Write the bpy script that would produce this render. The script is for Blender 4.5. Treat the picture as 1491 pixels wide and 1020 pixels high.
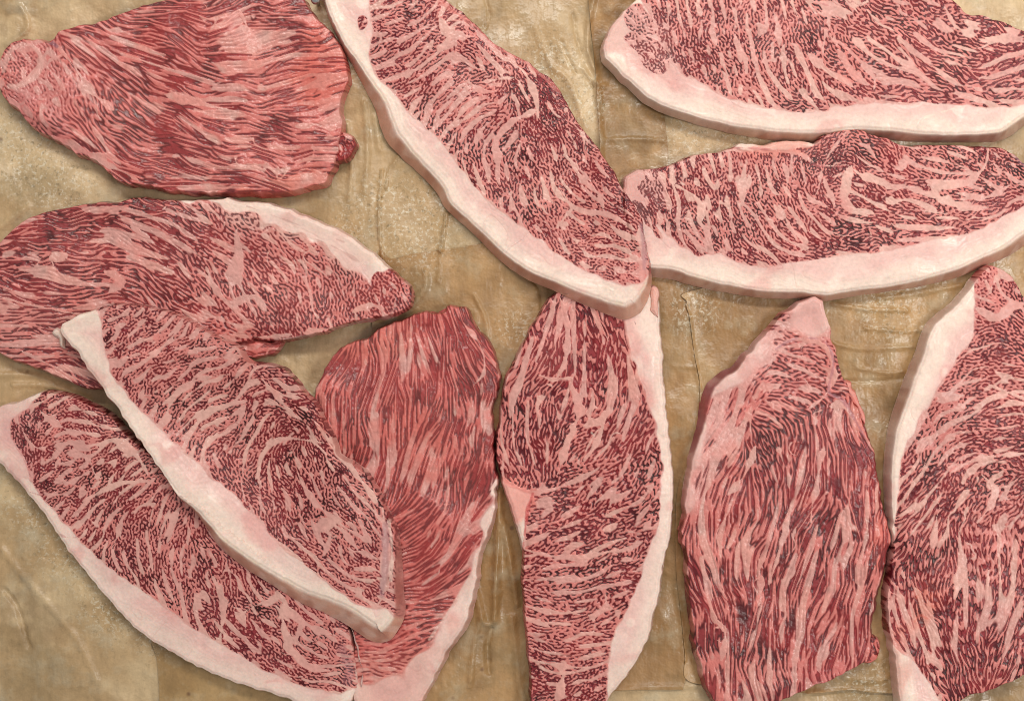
import bpy, math
import numpy as np

# ------------------------------------------------------------------ scene, camera, light
for o in list(bpy.data.objects):
    bpy.data.objects.remove(o)
scene = bpy.context.scene
COL = scene.collection
K = 0.00034              # metres per photograph pixel on the paper plane
HC = 0.78                # camera height above the paper
CX, CY = 745.5, 510.0    # the point of the paper straight under the camera

cam_d = bpy.data.cameras.new('camera')
cam = bpy.data.objects.new('camera', cam_d)
COL.objects.link(cam)
cam.location = (0, 0, HC)
cam.rotation_euler = (0, 0, 0)
cam_d.sensor_fit = 'HORIZONTAL'
cam_d.sensor_width = 36.0
cam_d.lens = 36.0 * HC / (1491 * K)
cam_d.clip_start = 0.01
cam_d.clip_end = 50
scene.camera = cam

world = bpy.data.worlds.new('World')
scene.world = world
world.use_nodes = True
bg = world.node_tree.nodes['Background']
bg.inputs['Color'].default_value = (1.0, 0.97, 0.93, 1)
bg.inputs['Strength'].default_value = 0.36

def area_lamp(name, loc, aim, size, power, color):
    d = bpy.data.lights.new(name, 'AREA')
    d.shape = 'RECTANGLE'
    d.size, d.size_y = size
    d.energy = power
    d.color = color
    o = bpy.data.objects.new(name, d)
    COL.objects.link(o)
    o.location = loc
    dx, dy, dz = (aim[i] - loc[i] for i in range(3))
    o.rotation_euler = (math.atan2(math.hypot(dx, dy), -dz), 0, math.atan2(dx, -dy) if (dx or dy) else 0)
    return o
# ceiling tube fittings above the counter, one on the far side and a weaker one to the right
area_lamp('ceiling_lamp', (0.10, 0.95, 1.50), (0, 0, 0), (1.3, 0.30), 36.0, (1.0, 0.95, 0.885))
area_lamp('ceiling_lamp', (1.10, -0.10, 1.55), (0, 0, 0), (0.30, 1.0), 22.0, (1.0, 0.96, 0.91))

vs = scene.view_settings
vs.view_transform = 'Standard'
vs.look = 'None'
vs.exposure = 0.20
vs.gamma = 1.0
vs.use_curve_mapping = False
scene.cycles.filter_width = 0.9

# ------------------------------------------------------------------ FIELDS BEGIN
STEP = 1.0              # grid spacing of the meat surface in photograph pixels

def srgb(r, g, b):
    c = np.array([r, g, b], dtype=np.float64) / 255.0
    return np.where(c <= 0.04045, c / 12.92, ((c + 0.055) / 1.055) ** 2.4)

def good(n):
    """next even length that a Fourier transform splits well"""
    while True:
        m = n
        for q in (2, 3, 5):
            while m % q == 0:
                m //= q
        if m == 1 and n % 2 == 0:
            return n
        n += 1

def sstep(a, b, x):
    t = np.clip((x - a) / (b - a), 0, 1)
    return t * t * (3 - 2 * t)

def mix(a, b, t):
    return a + (b - a) * t[..., None]

def blur(f, s):
    h, w = f.shape
    p = int(3 * s) + 2
    g = np.pad(f, p, mode='edge')
    fy = np.fft.fftfreq(g.shape[0])[:, None]
    fx = np.fft.rfftfreq(g.shape[1])[None, :]
    r = np.fft.irfft2(np.fft.rfft2(g) * np.exp(-2 * (np.pi * s) ** 2 * (fx * fx + fy * fy)), g.shape)
    return r[p:p + h, p:p + w]

def noise(shape, s, seed):
    rng = np.random.default_rng(seed)
    h, w = shape
    s = min(s, min(h, w) / 7.0)
    q = rng.standard_normal((h, w))
    fy = np.fft.fftfreq(h)[:, None]
    fx = np.fft.rfftfreq(w)[None, :]
    r = np.fft.irfft2(np.fft.rfft2(q) * np.exp(-2 * (np.pi * s) ** 2 * (fx * fx + fy * fy)), (h, w))
    r -= r.mean()
    return r / (r.std() + 1e-9)

def spline(pts, gap=2.0, closed=True):
    p = np.array(pts, dtype=np.float64)
    n = len(p)
    out = []
    for i in range(n if closed else n - 1):
        if closed:
            a, b, c, d = p[(i - 1) % n], p[i], p[(i + 1) % n], p[(i + 2) % n]
        else:
            a, b, c, d = p[max(i - 1, 0)], p[i], p[i + 1], p[min(i + 2, n - 1)]
        m = max(2, int(np.hypot(*(c - b)[:2]) / gap))
        t = (np.arange(m) / m)[:, None]
        out.append(0.5 * (2 * b + (c - a) * t + (2 * a - 5 * b + 4 * c - d) * t ** 2 + (3 * b - a - 3 * c + d) * t ** 3))
    if not closed:
        out.append(p[-1:])
    return np.vstack(out)

def poly_mask(poly, xs, ys):
    m = np.zeros((len(ys), len(xs)), bool)
    x0, y0 = poly[:, 0], poly[:, 1]
    x1, y1 = np.roll(x0, -1), np.roll(y0, -1)
    for j, y in enumerate(ys):
        k = (y0 <= y) != (y1 <= y)
        if not k.any():
            continue
        c = np.sort(x0[k] + (y - y0[k]) / (y1[k] - y0[k]) * (x1[k] - x0[k]))
        m[j] = np.searchsorted(c, xs) % 2 == 1
    return m

def nearest(P, X, Y):
    """distance to, and index of, the nearest of the sample points P"""
    q = np.stack([X.ravel(), Y.ravel()], 1).astype(np.float32)
    P = P[:, :2].astype(np.float32)
    p2 = (P ** 2).sum(1)
    d = np.empty(len(q), np.float32)
    idx = np.empty(len(q), np.int32)
    for s in range(0, len(q), 20000):
        qq = q[s:s + 20000]
        e = (qq ** 2).sum(1)[:, None] + p2[None] - 2 * qq @ P.T
        i = e.argmin(1)
        idx[s:s + 20000] = i
        d[s:s + 20000] = np.sqrt(np.maximum(((qq - P[i]) ** 2).sum(1), 0))
    return d.reshape(X.shape), idx.reshape(X.shape)

def flow_pattern(theta, elong, wl, seed, iters=3, bias=0.0, nk=10, es=(1.15, 2.2, 4.5, 14.0)):
    """cells and streaks that follow the grain: noise put again and again through
    band filters turned and stretched to the local grain"""
    h, w = theta.shape
    rng = np.random.default_rng(seed)
    x = rng.standard_normal((h, w))
    fy = np.fft.fftfreq(h)[:, None]
    fx = np.fft.rfftfreq(w)[None, :]
    ob = (theta % np.pi) / np.pi * nk
    le = np.log(np.array(es))
    lv = np.clip(np.log(elong), le[0], le[-1])
    kernels = []
    for a in range(nk):
        th = a * np.pi / nk
        fu = fx * np.cos(th) + fy * np.sin(th)
        fv = -fx * np.sin(th) + fy * np.cos(th)
        wo = np.abs((ob - a + nk / 2) % nk - nk / 2)
        wo = np.clip(1 - wo, 0, 1)
        if wo.max() <= 0:
            continue
        for b, e in enumerate(es):
            lo = le[b - 1] if b else le[0] - 1
            hi = le[b + 1] if b + 1 < len(es) else le[-1] + 1
            we = np.where(lv <= le[b], (lv - lo) / (le[b] - lo), (hi - lv) / (hi - le[b]))
            wt = wo * np.clip(we, 0, 1)
            if wt.max() < 0.02:
                continue
            r = np.sqrt((e * fu) ** 2 + fv ** 2) * wl
            kernels.append((np.exp(-((r - 1) ** 2) / (2 * 0.30 ** 2)) * np.sqrt(e), wt))
    for it in range(iters):
        F = np.fft.rfft2(x)
        y = np.zeros((h, w))
        for kf, wt in kernels:
            y += np.fft.irfft2(F * kf, (h, w)) * wt
        y /= y.std() + 1e-9
        if it < iters - 1:
            x = np.tanh(1.6 * (y - bias)) + 0.10 * rng.standard_normal((h, w))
    return y

class Steak:
    """surface fields of one steak on a grid in photograph pixels of the paper plane"""
    def __init__(self, d, seed):
        self.d = d
        thick = d.get('thick', 0.016) * 0.72
        self.thick = thick
        zb = d.get('lift', 0.0)
        zt = zb + thick
        self.ft = 1 - zt / HC
        fb = 1 - zb / HC
        c = np.array([CX, CY])
        o = np.array([(q + (3.5,))[:3] if len(q) == 2 else q for q in d['outline']], float)
        P = spline(o, 1.6)
        n = len(P)
        rng = np.random.default_rng(seed)
        def n1(s):
            s = min(s, n / 10.0)
            q = np.fft.rfft(rng.standard_normal(n))
            q[0] = 0
            f = np.fft.rfftfreq(n)
            r = np.fft.irfft(q * np.exp(-2 * (np.pi * s) ** 2 * f * f), n)
            return r / (r.std() + 1e-9)
        t = np.roll(P[:, :2], -3, 0) - np.roll(P[:, :2], 3, 0)
        t /= np.hypot(t[:, 0], t[:, 1])[:, None] + 1e-9
        nin = np.stack([-t[:, 1], t[:, 0]], 1)          # inward for a clockwise (on screen) outline
        area = 0.5 * np.sum(P[:, 0] * np.roll(P[:, 1], -1) - np.roll(P[:, 0], -1) * P[:, 1])
        if area < 0:
            nin = -nin
        rag = d.get('rag', 1.0)
        xy = P[:, :2] + nin * (rag * (0.35 * n1(2.2) + 0.45 * n1(9) + 0.9 * n1(26)) * (2.0 - 1.4 * sstep(5, 12, P[:, 2])))[:, None]
        wv = np.maximum(P[:, 2] * 0.85, 2.5)
        wv = wv * np.clip(1 + 0.03 * n1(5) + 0.12 * n1(26), 0.6, 1.5)
        base_seen = sstep(4, 15, wv)                      # how far the foot of the side is in view
        zref = zb + thick * 0.7 * (1 - base_seen)
        out = c + (xy - c) * (1 - zref / HC)[:, None]
        rim = c + (xy + nin * wv[:, None] - c) * self.ft
        ww = np.clip(((rim - out) * nin).sum(1), 3.0, 60)
        # visible sides lose some reach to perspective; keep them smooth
        q = np.convolve(np.concatenate([ww[-8:], ww, ww[:8]]), np.ones(17) / 17, 'valid')
        self.out, self.w = out, q
        x0, y0 = out.min(0) - 4 * STEP
        x1, y1 = out.max(0) + 4 * STEP
        x0 = np.floor(x0 / STEP) * STEP
        y0 = np.floor(y0 / STEP) * STEP
        self.xs = x0 + STEP * np.arange(good(int((x1 - x0) / STEP) + 1))
        self.ys = y0 + STEP * np.arange(good(int((y1 - y0) / STEP) + 1))
        self.X, self.Y = np.meshgrid(self.xs, self.ys)
        self.inside = poly_mask(out, self.xs, self.ys)
        dist, self.idx = nearest(out, self.X, self.Y)
        self.dist = np.where(self.inside, dist, -dist)
        self.seed = seed
        self.fields()

    def T(self, pts):
        p = np.array(pts, float)
        p[:, :2] = np.array([CX, CY]) + (p[:, :2] - np.array([CX, CY])) * self.ft
        return p

    def soft_poly(self, pts, soft=3.0, wob=0.25, ns=6, seed=0, lo=0.34, hi=0.66):
        m = poly_mask(spline(self.T(pts), 3), self.xs, self.ys).astype(float)
        m = blur(m, soft * 1.4 / STEP)
        if wob:
            m = m + wob * noise(m.shape, ns / STEP, self.seed * 31 + seed) * 4 * m * (1 - m)
        return sstep(lo, hi, m)

    def line(self, pts, width, taper=False):
        p = spline(self.T(pts), 2.0, closed=False)
        x0, y0 = p[:, :2].min(0) - 4 * width - 4
        x1, y1 = p[:, :2].max(0) + 4 * width + 4
        r = np.full(self.X.shape, 1e3)
        i0, i1 = np.searchsorted(self.xs, [x0, x1])
        j0, j1 = np.searchsorted(self.ys, [y0, y1])
        if i1 > i0 and j1 > j0:
            rr, ii = nearest(p, self.X[j0:j1, i0:i1], self.Y[j0:j1, i0:i1])
            if taper:
                n = len(p)
                w1 = np.random.default_rng(int(p[0, 0]) + 999).standard_normal(n + 20)
                w1 = np.convolve(w1, np.hanning(21), 'valid')[:n] / 2.6
                wf = np.clip(np.sin(np.pi * np.clip((np.arange(n) + 1.5) / (n + 2), 0, 1)) ** 0.5 * (1 + 0.4 * w1), 0.2, 1.7)
                rr = rr / wf[ii]
            r[j0:j1, i0:i1] = rr
        return r

    def fields(self):
        d, sh, S = self.d, self.X.shape, self.seed * 100
        X, Y = self.X, self.Y
        # ---- grain
        fl = self.T(d['flow'])
        cs = np.zeros(sh); sn = np.zeros(sh); el = np.zeros(sh); de = np.zeros(sh); tot = np.zeros(sh)
        for (x, y, a, e, m) in fl:
            w = 1.0 / (((X - x) ** 2 + (Y - y) ** 2) / 900 + 0.35) ** 1.6
            a = math.radians(a)
            cs += w * math.cos(2 * a); sn += w * math.sin(2 * a)
            el += w * math.log(e * d.get('long', 1.6) if e >= 3.4 else e); de += w * m; tot += w
        theta = 0.5 * np.arctan2(sn, cs)
        elong = np.exp(el / tot)
        dens = de / tot - 0.14 - d.get('pale', 0.0)
        theta = theta + d.get('wild', 0.15) * noise(sh, 11 / STEP, S + 1) + 0.10 * noise(sh, 32 / STEP, S + 2)
        wl = d.get('wl', 7.0)
        sft = d.get('soft', 0.0)
        e1 = elong ** min(1.0, 0.62 + 0.6 * sft)
        p1 = flow_pattern(theta + (1 - sft) * 0.25 * noise(sh, 5 / STEP, S + 37), e1, wl / STEP, S + 3, iters=2, nk=10)
        p2 = flow_pattern(theta, elong * d.get('bl', 1.5), wl * d.get('ratio', 3.05) / STEP, S + 4, iters=3, nk=10)
        p3 = flow_pattern(theta, np.maximum(elong * 1.1, 1.7), 2.0 * d.get('vwl', 40.0) / STEP, S + 5, iters=1, nk=8)
        low = noise(sh, 26 / STEP, S + 7)
        vw = np.clip(0.20 + 0.10 * noise(sh, 14 / STEP, S + 33), 0.05, 0.5)
        vein = np.exp(-(p3 / vw) ** 2) * d.get('vamp', 1.5) * sstep(-1.3, 0.3, noise(sh, 22 / STEP, S + 34))
        bun = p2 + 0.20 * low + 0.98 + 0.30 * sft + 1.0 * dens - 1.5 * vein     # bundles of fibres
        v = 0.95 * p1 + (0.22 + 0.2 * d.get('soft', 0)) * p2 + 0.15 * low + 1.15 * dens + 0.22 * noise(sh, 55 / STEP, S + 38) + 0.12 - 1.1 * vein
        v = v - 0.20 * (1 - d.get('soft', 0)) + (0.46 - 0.36 * min(1.0, 1.3 * d.get('soft', 0))) * noise(sh, 2.6 / STEP, S + 31) + 0.25 * np.exp(-((bun - 0.35) / 0.38) ** 2) - 0.15 * sstep(0.8, 1.8, bun) + 0.34 * sstep(-0.2, 0.5, bun)
        # ---- fat
        fat = np.zeros(sh)
        for q, pts in enumerate(d.get('fat', [])):
            fat = np.maximum(fat, self.soft_poly(pts, soft=d.get('capsoft', 3.0), wob=d.get('capwob', 0.12), ns=d.get('capns', 5), seed=q + 1, lo=0.34 - d.get('capblend', 0.15), hi=0.66 + d.get('capblend', 0.15)))
        cap = fat.copy()
        for q, pts in enumerate(d.get('lean', [])):
            m = self.soft_poly(pts, soft=2.5, wob=0.35, seed=q + 40)
            fat = fat * (1 - m)
            cap = cap * (1 - m)
        for (wd, pts) in d.get('veins', []):
            r = self.line(pts, wd, True) + 1.3 * noise(sh, 5 / STEP, S + 8 + int(pts[0][0]) % 50)
            fat = np.maximum(fat, (0.85 if wd < 5 else 1.0) * (1 - sstep(wd * 0.35, wd * 0.85 + 0.8, r)))
        v = v - 4.0 * fat
        bun = bun - 4.0 * fat
        t = np.clip(self.dist / np.maximum(self.w[self.idx], 1), 0, 1)
        top = sstep(0.72, 1.02, t)
        W = self.w[self.idx]
        self.cap = cap
        # ---- colour
        tone = d.get('tone', 0.0)           # 0 pale and cool, 1 raw red and wet
        n_a = noise(sh, 20 / STEP, S + 11)
        n_b = noise(sh, 6 / STEP, S + 12)
        n_c = noise(sh, 1.6 / STEP, S + 13)
        pink = mix(np.broadcast_to(srgb(213, 155, 146), sh + (3,)), srgb(222, 176, 163), sstep(-1, 1.5, n_a))
        pink = mix(pink, srgb(210, 124, 115), np.clip(tone * sstep(-1.4, 0.9, n_a + 0.7 * n_b), 0, 1) * 0.9)
        bundle = sstep(-0.14, 0.24, bun)
        so = d.get('soft', 0.0)
        lean = sstep(0.0 - 0.45 * so, 0.5 + 0.55 * so, v) * (0.08 + 0.92 * bundle + 0.35 * so * (1 - bundle))
        dark = mix(np.broadcast_to(srgb(88, 12, 24), sh + (3,)), srgb(52, 4, 13), sstep(-0.8, 1.2, noise(sh, 18 / STEP, S + 14)))
        dark = mix(dark, srgb(136, 26, 30), sstep(-0.3, 1.4, noise(sh, 12 / STEP, S + 15)) * (0.35 + 0.5 * tone))
        mid = mix(np.broadcast_to(srgb(160, 60, 66), sh + (3,)), srgb(166, 56, 58), np.full(sh, tone))
        heart = sstep(1.25, 2.1, v) * sstep(-0.9, 0.4, noise(sh, 9 / STEP, S + 16) + d.get('heart', 0.3) + 0.3)
        meat = mix(dark, mid, heart * 0.6)
        flesh = mix(np.broadcast_to(srgb(206, 116, 109), sh + (3,)), srgb(201, 99, 92), np.full(sh, tone * 0.8))
        c = mix(pink, flesh, bundle * (0.75 + 0.25 * sstep(-1.2, 0.0, v)) * (1 - fat))
        c = mix(c, srgb(226, 176, 168), sstep(-1.0, -0.45, v) * (1 - sstep(-0.35, 0.05, v)) * bundle * 0.30 * (1 - tone))
        c = mix(c, meat, lean * d.get('depth', 1.0))
        # fat cap: pink beside the meat, cream outwards
        rimd = self.dist - W
        cream = cap * sstep(34, 8, rimd + 5 * n_a) * d.get('cream', 1.0)
        cc = mix(np.broadcast_to(srgb(231, 190, 181), sh + (3,)), srgb(240, 217, 202), cream)
        cc = mix(cc, srgb(241, 219, 206), sstep(0.2, 1.8, n_a) * 0.5)
        cc = cc * (1 + 0.012 * n_b + 0.012 * n_c)[..., None]
        g1 = np.random.default_rng(S + 40).standard_normal(400)
        g1 = np.convolve(g1, np.hanning(5), 'same') / 1.6
        lines = np.interp(np.clip(rimd * 0.8 + 5 * n_a + 1.2 * n_b + 60, 0, 399), np.arange(400), g1)
        cc = cc * (1 + 0.012 * lines * sstep(-0.5, 0.8, noise(sh, 30 / STEP, S + 41)))[..., None]
        crack = np.exp(-(noise(sh, 11 / STEP, S + 42) / 0.045) ** 2) * sstep(0.5, 1.3, noise(sh, 17 / STEP, S + 43))
        cc = mix(cc, srgb(200, 146, 136), crack * 0.22)
        smear = sstep(1.0, 2.2, noise(sh, 13 / STEP, S + 44) + 0.35 * n_b)
        cc = mix(cc, srgb(220, 150, 144), smear * 0.45)
        cc = mix(cc, srgb(244, 226, 212), sstep(1.3, 2.4, n_b) * 0.5)
        capw = sstep(0.25, 0.8, cap) * (1 - lean)
        c = mix(c, cc, capw)
        for q, (col, amt, pts) in enumerate(d.get('tint', [])):
            m = self.soft_poly(pts, soft=8, wob=0.5, ns=9, seed=q + 70, lo=0.08, hi=0.92)
            c = mix(c, srgb(*col) * np.ones(sh + (3,)), m * amt * 0.7 * (1 - 0.85 * lean))
        for (col, amt, wd, pts) in d.get('strokes', []):
            r = self.line(pts, wd) + 0.8 * noise(sh, 5 / STEP, S + 9)
            c = mix(c, srgb(*col) * np.ones(sh + (3,)), (1 - sstep(wd * 0.35, wd, r)) * amt)
        # the cut side below the rim
        sf = srgb(*d.get('side_fat', (196, 150, 130)))
        sl = srgb(*d.get('side_lean', (150, 58, 60)))
        side = mix(sl * np.ones(sh + (3,)), sf * np.ones(sh + (3,)), sstep(0.3, 0.7, blur(cap, 6)))
        side = mix(side, side * np.array([0.78, 0.66, 0.64]), sstep(-0.3, 1.3, noise(sh, 7 / STEP, S + 17)))
        side = mix(side, c, 0.55 * (1 - sstep(5, 9, W)) * (1 - sstep(0.3, 0.7, blur(cap, 6))) + 0.30 * sstep(0.2, 1.4, noise(sh, 5 / STEP, S + 45)))
        c = mix(c, side, (1 - top) * sstep(3.2, 8, W) * 0.95 + (1 - top) * (1 - sstep(3.2, 8, W)) * 0.35)
        # waxy bits on the cap rim, and its highlight painted in as colour
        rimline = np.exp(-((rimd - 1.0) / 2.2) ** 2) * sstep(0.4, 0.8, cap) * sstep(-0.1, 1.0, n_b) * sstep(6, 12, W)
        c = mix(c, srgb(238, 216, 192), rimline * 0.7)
        c = c * (1 + (0.045 * n_c + 0.03 * n_b) * (1 - 0.75 * capw))[..., None]
        self.color = np.clip(c, 0.004, 0.9)
        self.lean, self.fat, self.v = lean, fat, v
        # ---- height above whatever the steak lies on (metres)
        px = K
        rise = 1 - (1 - t) ** 1.28
        sh_w = d.get('shoulder', 5.0) + 12 * (1 - sstep(0.2, 0.7, blur(cap, 4))) * ('shoulder' not in d)
        z = self.thick * (0.93 * rise + 0.07 * sstep(0, 1, (self.dist - W) / sh_w))
        lump = noise(sh, 38 / STEP, S + 20) * 0.9 + noise(sh, 15 / STEP, S + 21) * 0.45
        ins = sstep(0, 25, self.dist)
        z = z + px * ins * lump * d.get('lump', 1.6)
        rel = 0.72 * d.get('relief', 0.6)
        vv = np.clip(v, -1.5, 1.5)
        z = z - px * top * (1 - 0.85 * capw) * rel * (0.9 * lean + 0.35 * vv)
        z = z - px * capw * (0.25 * crack - 0.25 * sstep(1.3, 2.4, n_b) + 0.10 * lines)
        z = z + px * 0.14 * n_c * (1 - 0.8 * capw) + px * 0.25 * n_b * (1 - 0.65 * capw)
        for (dep, wd, pts) in d.get('grooves', []):
            r = self.line(pts, wd) + 0.8 * noise(sh, 5 / STEP, S + 10)
            z = z - px * dep * np.exp(-(r / wd) ** 2)
        self.z = np.where(self.inside, np.maximum(z, 0), 0.0)

# ------------------------------------------------------------------ what the photograph shows, steak by steak
# outline: (x, y[, width of the side in view]); flow: (x, y, grain angle, stretch, leanness)
STEAKS = {}
STEAKS['A'] = dict(
    outline=[(2,76),(14,62),(32,55),(53,53),(71,58),(77,51),(84,43),(107,37),(142,30),(167,18),(199,5),(240,-6),(300,-14),(380,-18),(440,-8),
             (459,14),(473,32),(494,57),(507,82),(512,114),(505,139),(500,156),(502,186,5),(500,214,7),(494,238,7),(484,258,8),(472,272,8),(427,281,8),(391,287,10),(355,284,8),
             (320,282,5),(263,281,4),(213,275,4),(178,266),(142,242),(117,224),(78,204),(46,181),(25,156),(10,143),(-1,128),(-2,100)],
    flow=[(25,90,60,1.25,-.1),(40,110,60,1.25,-.1),(62,85,60,1.3,-.5),(60,130,50,1.3,-.2),(95,120,70,1.4,-.15),(120,60,15,4,.3),(180,80,14,6,.5),(250,130,10,6,.35),(250,50,6,4,.6),(340,60,2,5,.35),(430,60,-12,6,.0),
          (430,105,-22,6,-.2),(400,180,5,6,.4),(455,210,3,6,.3),(200,190,24,6,.5),(140,165,55,3,.8),(165,150,50,3,.9),(130,190,50,4,.5),(250,230,20,6,.4),(330,250,6,4,.4),(180,235,32,6,.2),(470,130,-10,5,-.5),(480,60,-40,4,-.5),(350,130,6,6,.3)],
    fat=[], veins=[(6,[(30,124),(50,108),(58,84),(48,70),(26,74)]),(5,[(66,112),(72,90),(90,82)]),(5,[(84,66),(110,100),(135,135),(165,160)]),(9,[(350,18),(362,45),(370,80)]),(7,[(230,135),(270,145),(330,160)]),
                   (6,[(75,198),(130,225),(200,262)]),(9,[(355,40),(378,70)])],
    tint=[((214,104,88),.75,[(430,90),(470,40),(520,80),(520,150),(440,150)]),((220,140,128),.6,[(345,15),(372,12),(378,60),(385,95),(355,90)]),((216,116,98),.7,[(340,275),(430,262),(485,245),(480,285),(380,295)]),
          ((205,125,122),.7,[(5,110),(70,170),(130,220),(100,225),(20,170)]),((206,134,130),.45,[(0,70),(60,50),(110,110),(90,170),(30,150)])],
    strokes=[((222,168,158),.75,5,[(4,104),(12,80),(28,66),(48,68),(60,86),(54,108),(34,124),(14,126)]),((216,158,150),.6,4,[(70,72),(96,98),(118,128),(142,152)]),((90,20,24),.8,2.2,[(364,20),(368,30),(372,27)]),((150,104,116),.7,4,[(66,58),(76,62),(84,68)])],
    pale=0.26, soft=.75, long=2.8, ratio=3.0, tone=.75, wl=4.9, vwl=24, vamp=0.60, relief=.95, lump=3.0, thick=.014, side_lean=(178,72,66), big=-.2, depth=.86, wild=.2, heart=.6, rag=1.3)
STEAKS['B'] = dict(
    outline=[(462,-14,4),(468,0,4),(475,28,5),(492,61,6),(511,94,9),(529,127,14),(545,158,20),(560,202,24),(581,226,23),(605,249,20),(633,278,18),(647,301,16),(675,325,16),(701,350,15),(732,381,15),
             (765,405,14),(797,419,14),(830,435,15),(863,449,17),(892,461,20),(910,465,22),(929,456,20),(941,437,14),(950,409,9),(949,386,6),(943,357,5),(938,329),(924,301),(910,278),(896,249),(877,221),(854,188),(835,160),
             (816,129),(788,99),(760,80),(722,61),(703,40),(675,16),(650,-4),(620,-18),(540,-26)],
    flow=[(560,40,-35,2.2,-.1),(580,110,-30,2,.1),(640,40,-35,2.2,0),(690,60,50,2,.1),(650,120,-35,2.4,0),(640,190,-50,2.2,.15),(700,160,-35,2.2,-.1),(700,240,75,2.6,.1),(730,200,-55,2.4,.1),(760,290,65,3,.2),(720,290,60,3,.1),(790,130,50,2.4,.6),
          (780,180,65,2,.7),(820,180,60,2,.7),(800,250,75,2,.6),(850,240,60,2.2,.7),(840,330,25,1.6,.2),(880,350,20,1.6,.1),(900,300,55,2,.4),(810,340,55,2.4,.3),(870,390,20,1.8,.0),(920,390,20,1.8,-.3)],
    fat=[[(440,-40),(530,-40),(537,9),(540,47),(537,89),(558,120),(581,147),(614,180),(647,213),(685,263),(722,301),(769,336),(816,373),(863,401),(906,416),(932,412),(948,400),(990,430),(930,500),(820,480),(620,330),(480,150)]],
    lean=[[(520,24),(530,22),(533,34),(524,44)]],
    veins=[(4,[(722,78),(760,100),(780,140),(784,170)]),(6,[(726,240),(722,205),(742,178),(782,158)]),(4,[(590,110),(640,72),(660,40)]),(4,[(640,160),(690,122),(760,110)]),(5,[(640,26),(655,48),(690,52)]),
           (4,[(810,262),(835,300),(880,312),(915,330)]),(4,[(835,300),(812,330)]),(4,[(870,280),(890,330),(930,352)]),(5,[(928,330),(934,370),(932,410)]),(4,[(830,230),(850,262),(892,300)]),(5,[(668,108),(700,130),(722,132)])],
    tint=[((222,130,122),.6,[(695,120),(722,118),(725,140),(700,146)]),((222,140,132),.6,[(812,150),(835,165),(830,200),(812,190)]),((212,120,112),.5,[(935,360),(955,370),(955,420),(935,420)])],
    strokes=[((160,118,126),.5,6,[(932,330),(937,360),(936,392)]),((206,120,112),.6,4,[(640,0),(700,42),(722,66),(760,84),(816,132)])],
    tone=.12, wl=4.3, vwl=26, vamp=1.00, relief=.55, side_fat=(216,164,140), lump=1.6, lift=.004)
STEAKS['C'] = dict(
    outline=[(940,-14),(923,-2),(904,17),(888,42),(880,63),(880,85,6),(890,99,8),(902,116,9),(919,131,10),(936,148,10),(962,163,11),(995,173,12),(1029,184,13),(1072,195,14),(1122,203,16),(1156,206,16),(1182,206,15),
             (1241,202,14),(1317,204,13),(1389,207,11),(1444,207,13),(1469,199,15),(1491,183,13),(1530,150,8),(1545,90),(1530,55),(1491,40),(1469,32),(1440,21),(1410,19),(1397,8),(1383,-4),(1350,-20),(1250,-34),(1100,-34),(1000,-26)],
    flow=[(930,40,60,1.4,.15),(940,75,40,1.4,.15),(980,40,80,1.8,.1),(1000,90,75,1.8,.0),(1060,40,88,2,.1),(1060,100,80,1.9,.1),(1120,60,85,2,.0),(1110,130,60,2,.1),(1170,60,70,2.2,.1),(1180,110,50,2.6,.1),(1220,60,50,2.4,.1),(1240,100,38,3.2,.15),
          (1300,50,24,3.4,.4),(1350,40,30,3,.6),(1330,90,26,3.6,.15),(1400,100,16,4,.3),(1450,130,4,4,.3),(1440,50,15,2.4,.2),(1460,90,-18,3.4,.0),(1170,150,18,2.6,.1),(1300,130,16,4,.15),(1380,140,8,4,.2)],
    fat=[[(860,-40),(925,-40),(936,0),(948,30),(962,66),(980,92),(996,110),(1026,122),(1048,138),(1090,152),(1125,158),(1180,164),(1230,155),(1290,152),(1350,150),(1410,153),(1460,157),(1500,146),(1570,120),(1560,240),(1200,240),(860,200)]],
    lean=[[(906,22),(930,8),(950,26),(958,54),(940,52),(916,44)],[(906,54),(936,48),(962,62),(978,84),(966,106),(940,98),(922,76)]],
    veins=[(4,[(1160,-4),(1200,8),(1240,20)]),(12,[(1232,-4),(1250,6),(1264,2)]),(4,[(1205,20),(1212,60),(1240,100)]),(4,[(1376,10),(1395,40),(1440,55),(1491,60)]),(4,[(1440,95),(1462,82),(1491,74)]),(4,[(1070,50),(1078,90)]),(4,[(1035,20),(1040,60),(1060,110)]),(3,[(1130,20),(1135,80)])],
    tint=[((218,162,154),.9,[(880,20),(930,-10),(960,30),(990,100),(1000,120),(960,120),(910,100),(884,70)]),((216,120,110),.4,[(1215,70),(1245,70),(1250,110),(1225,110)])],
    strokes=[((160,70,76),.6,1.6,[(1233,0),(1244,10),(1240,2),(1252,8),(1256,0)]),((196,120,120),.5,1.4,[(1158,-2),(1200,7),(1240,20),(1256,16),(1268,2)]),((185,120,118),.6,1.2,[(985,116),(996,112),(1006,110)]),((240,225,205),.6,2,[(1345,172),(1372,163),(1388,158)])],
    tone=.08, wl=4.5, vwl=26, vamp=1.00, relief=.55, side_fat=(204,172,150), lump=1.4, heart=.5)
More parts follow.
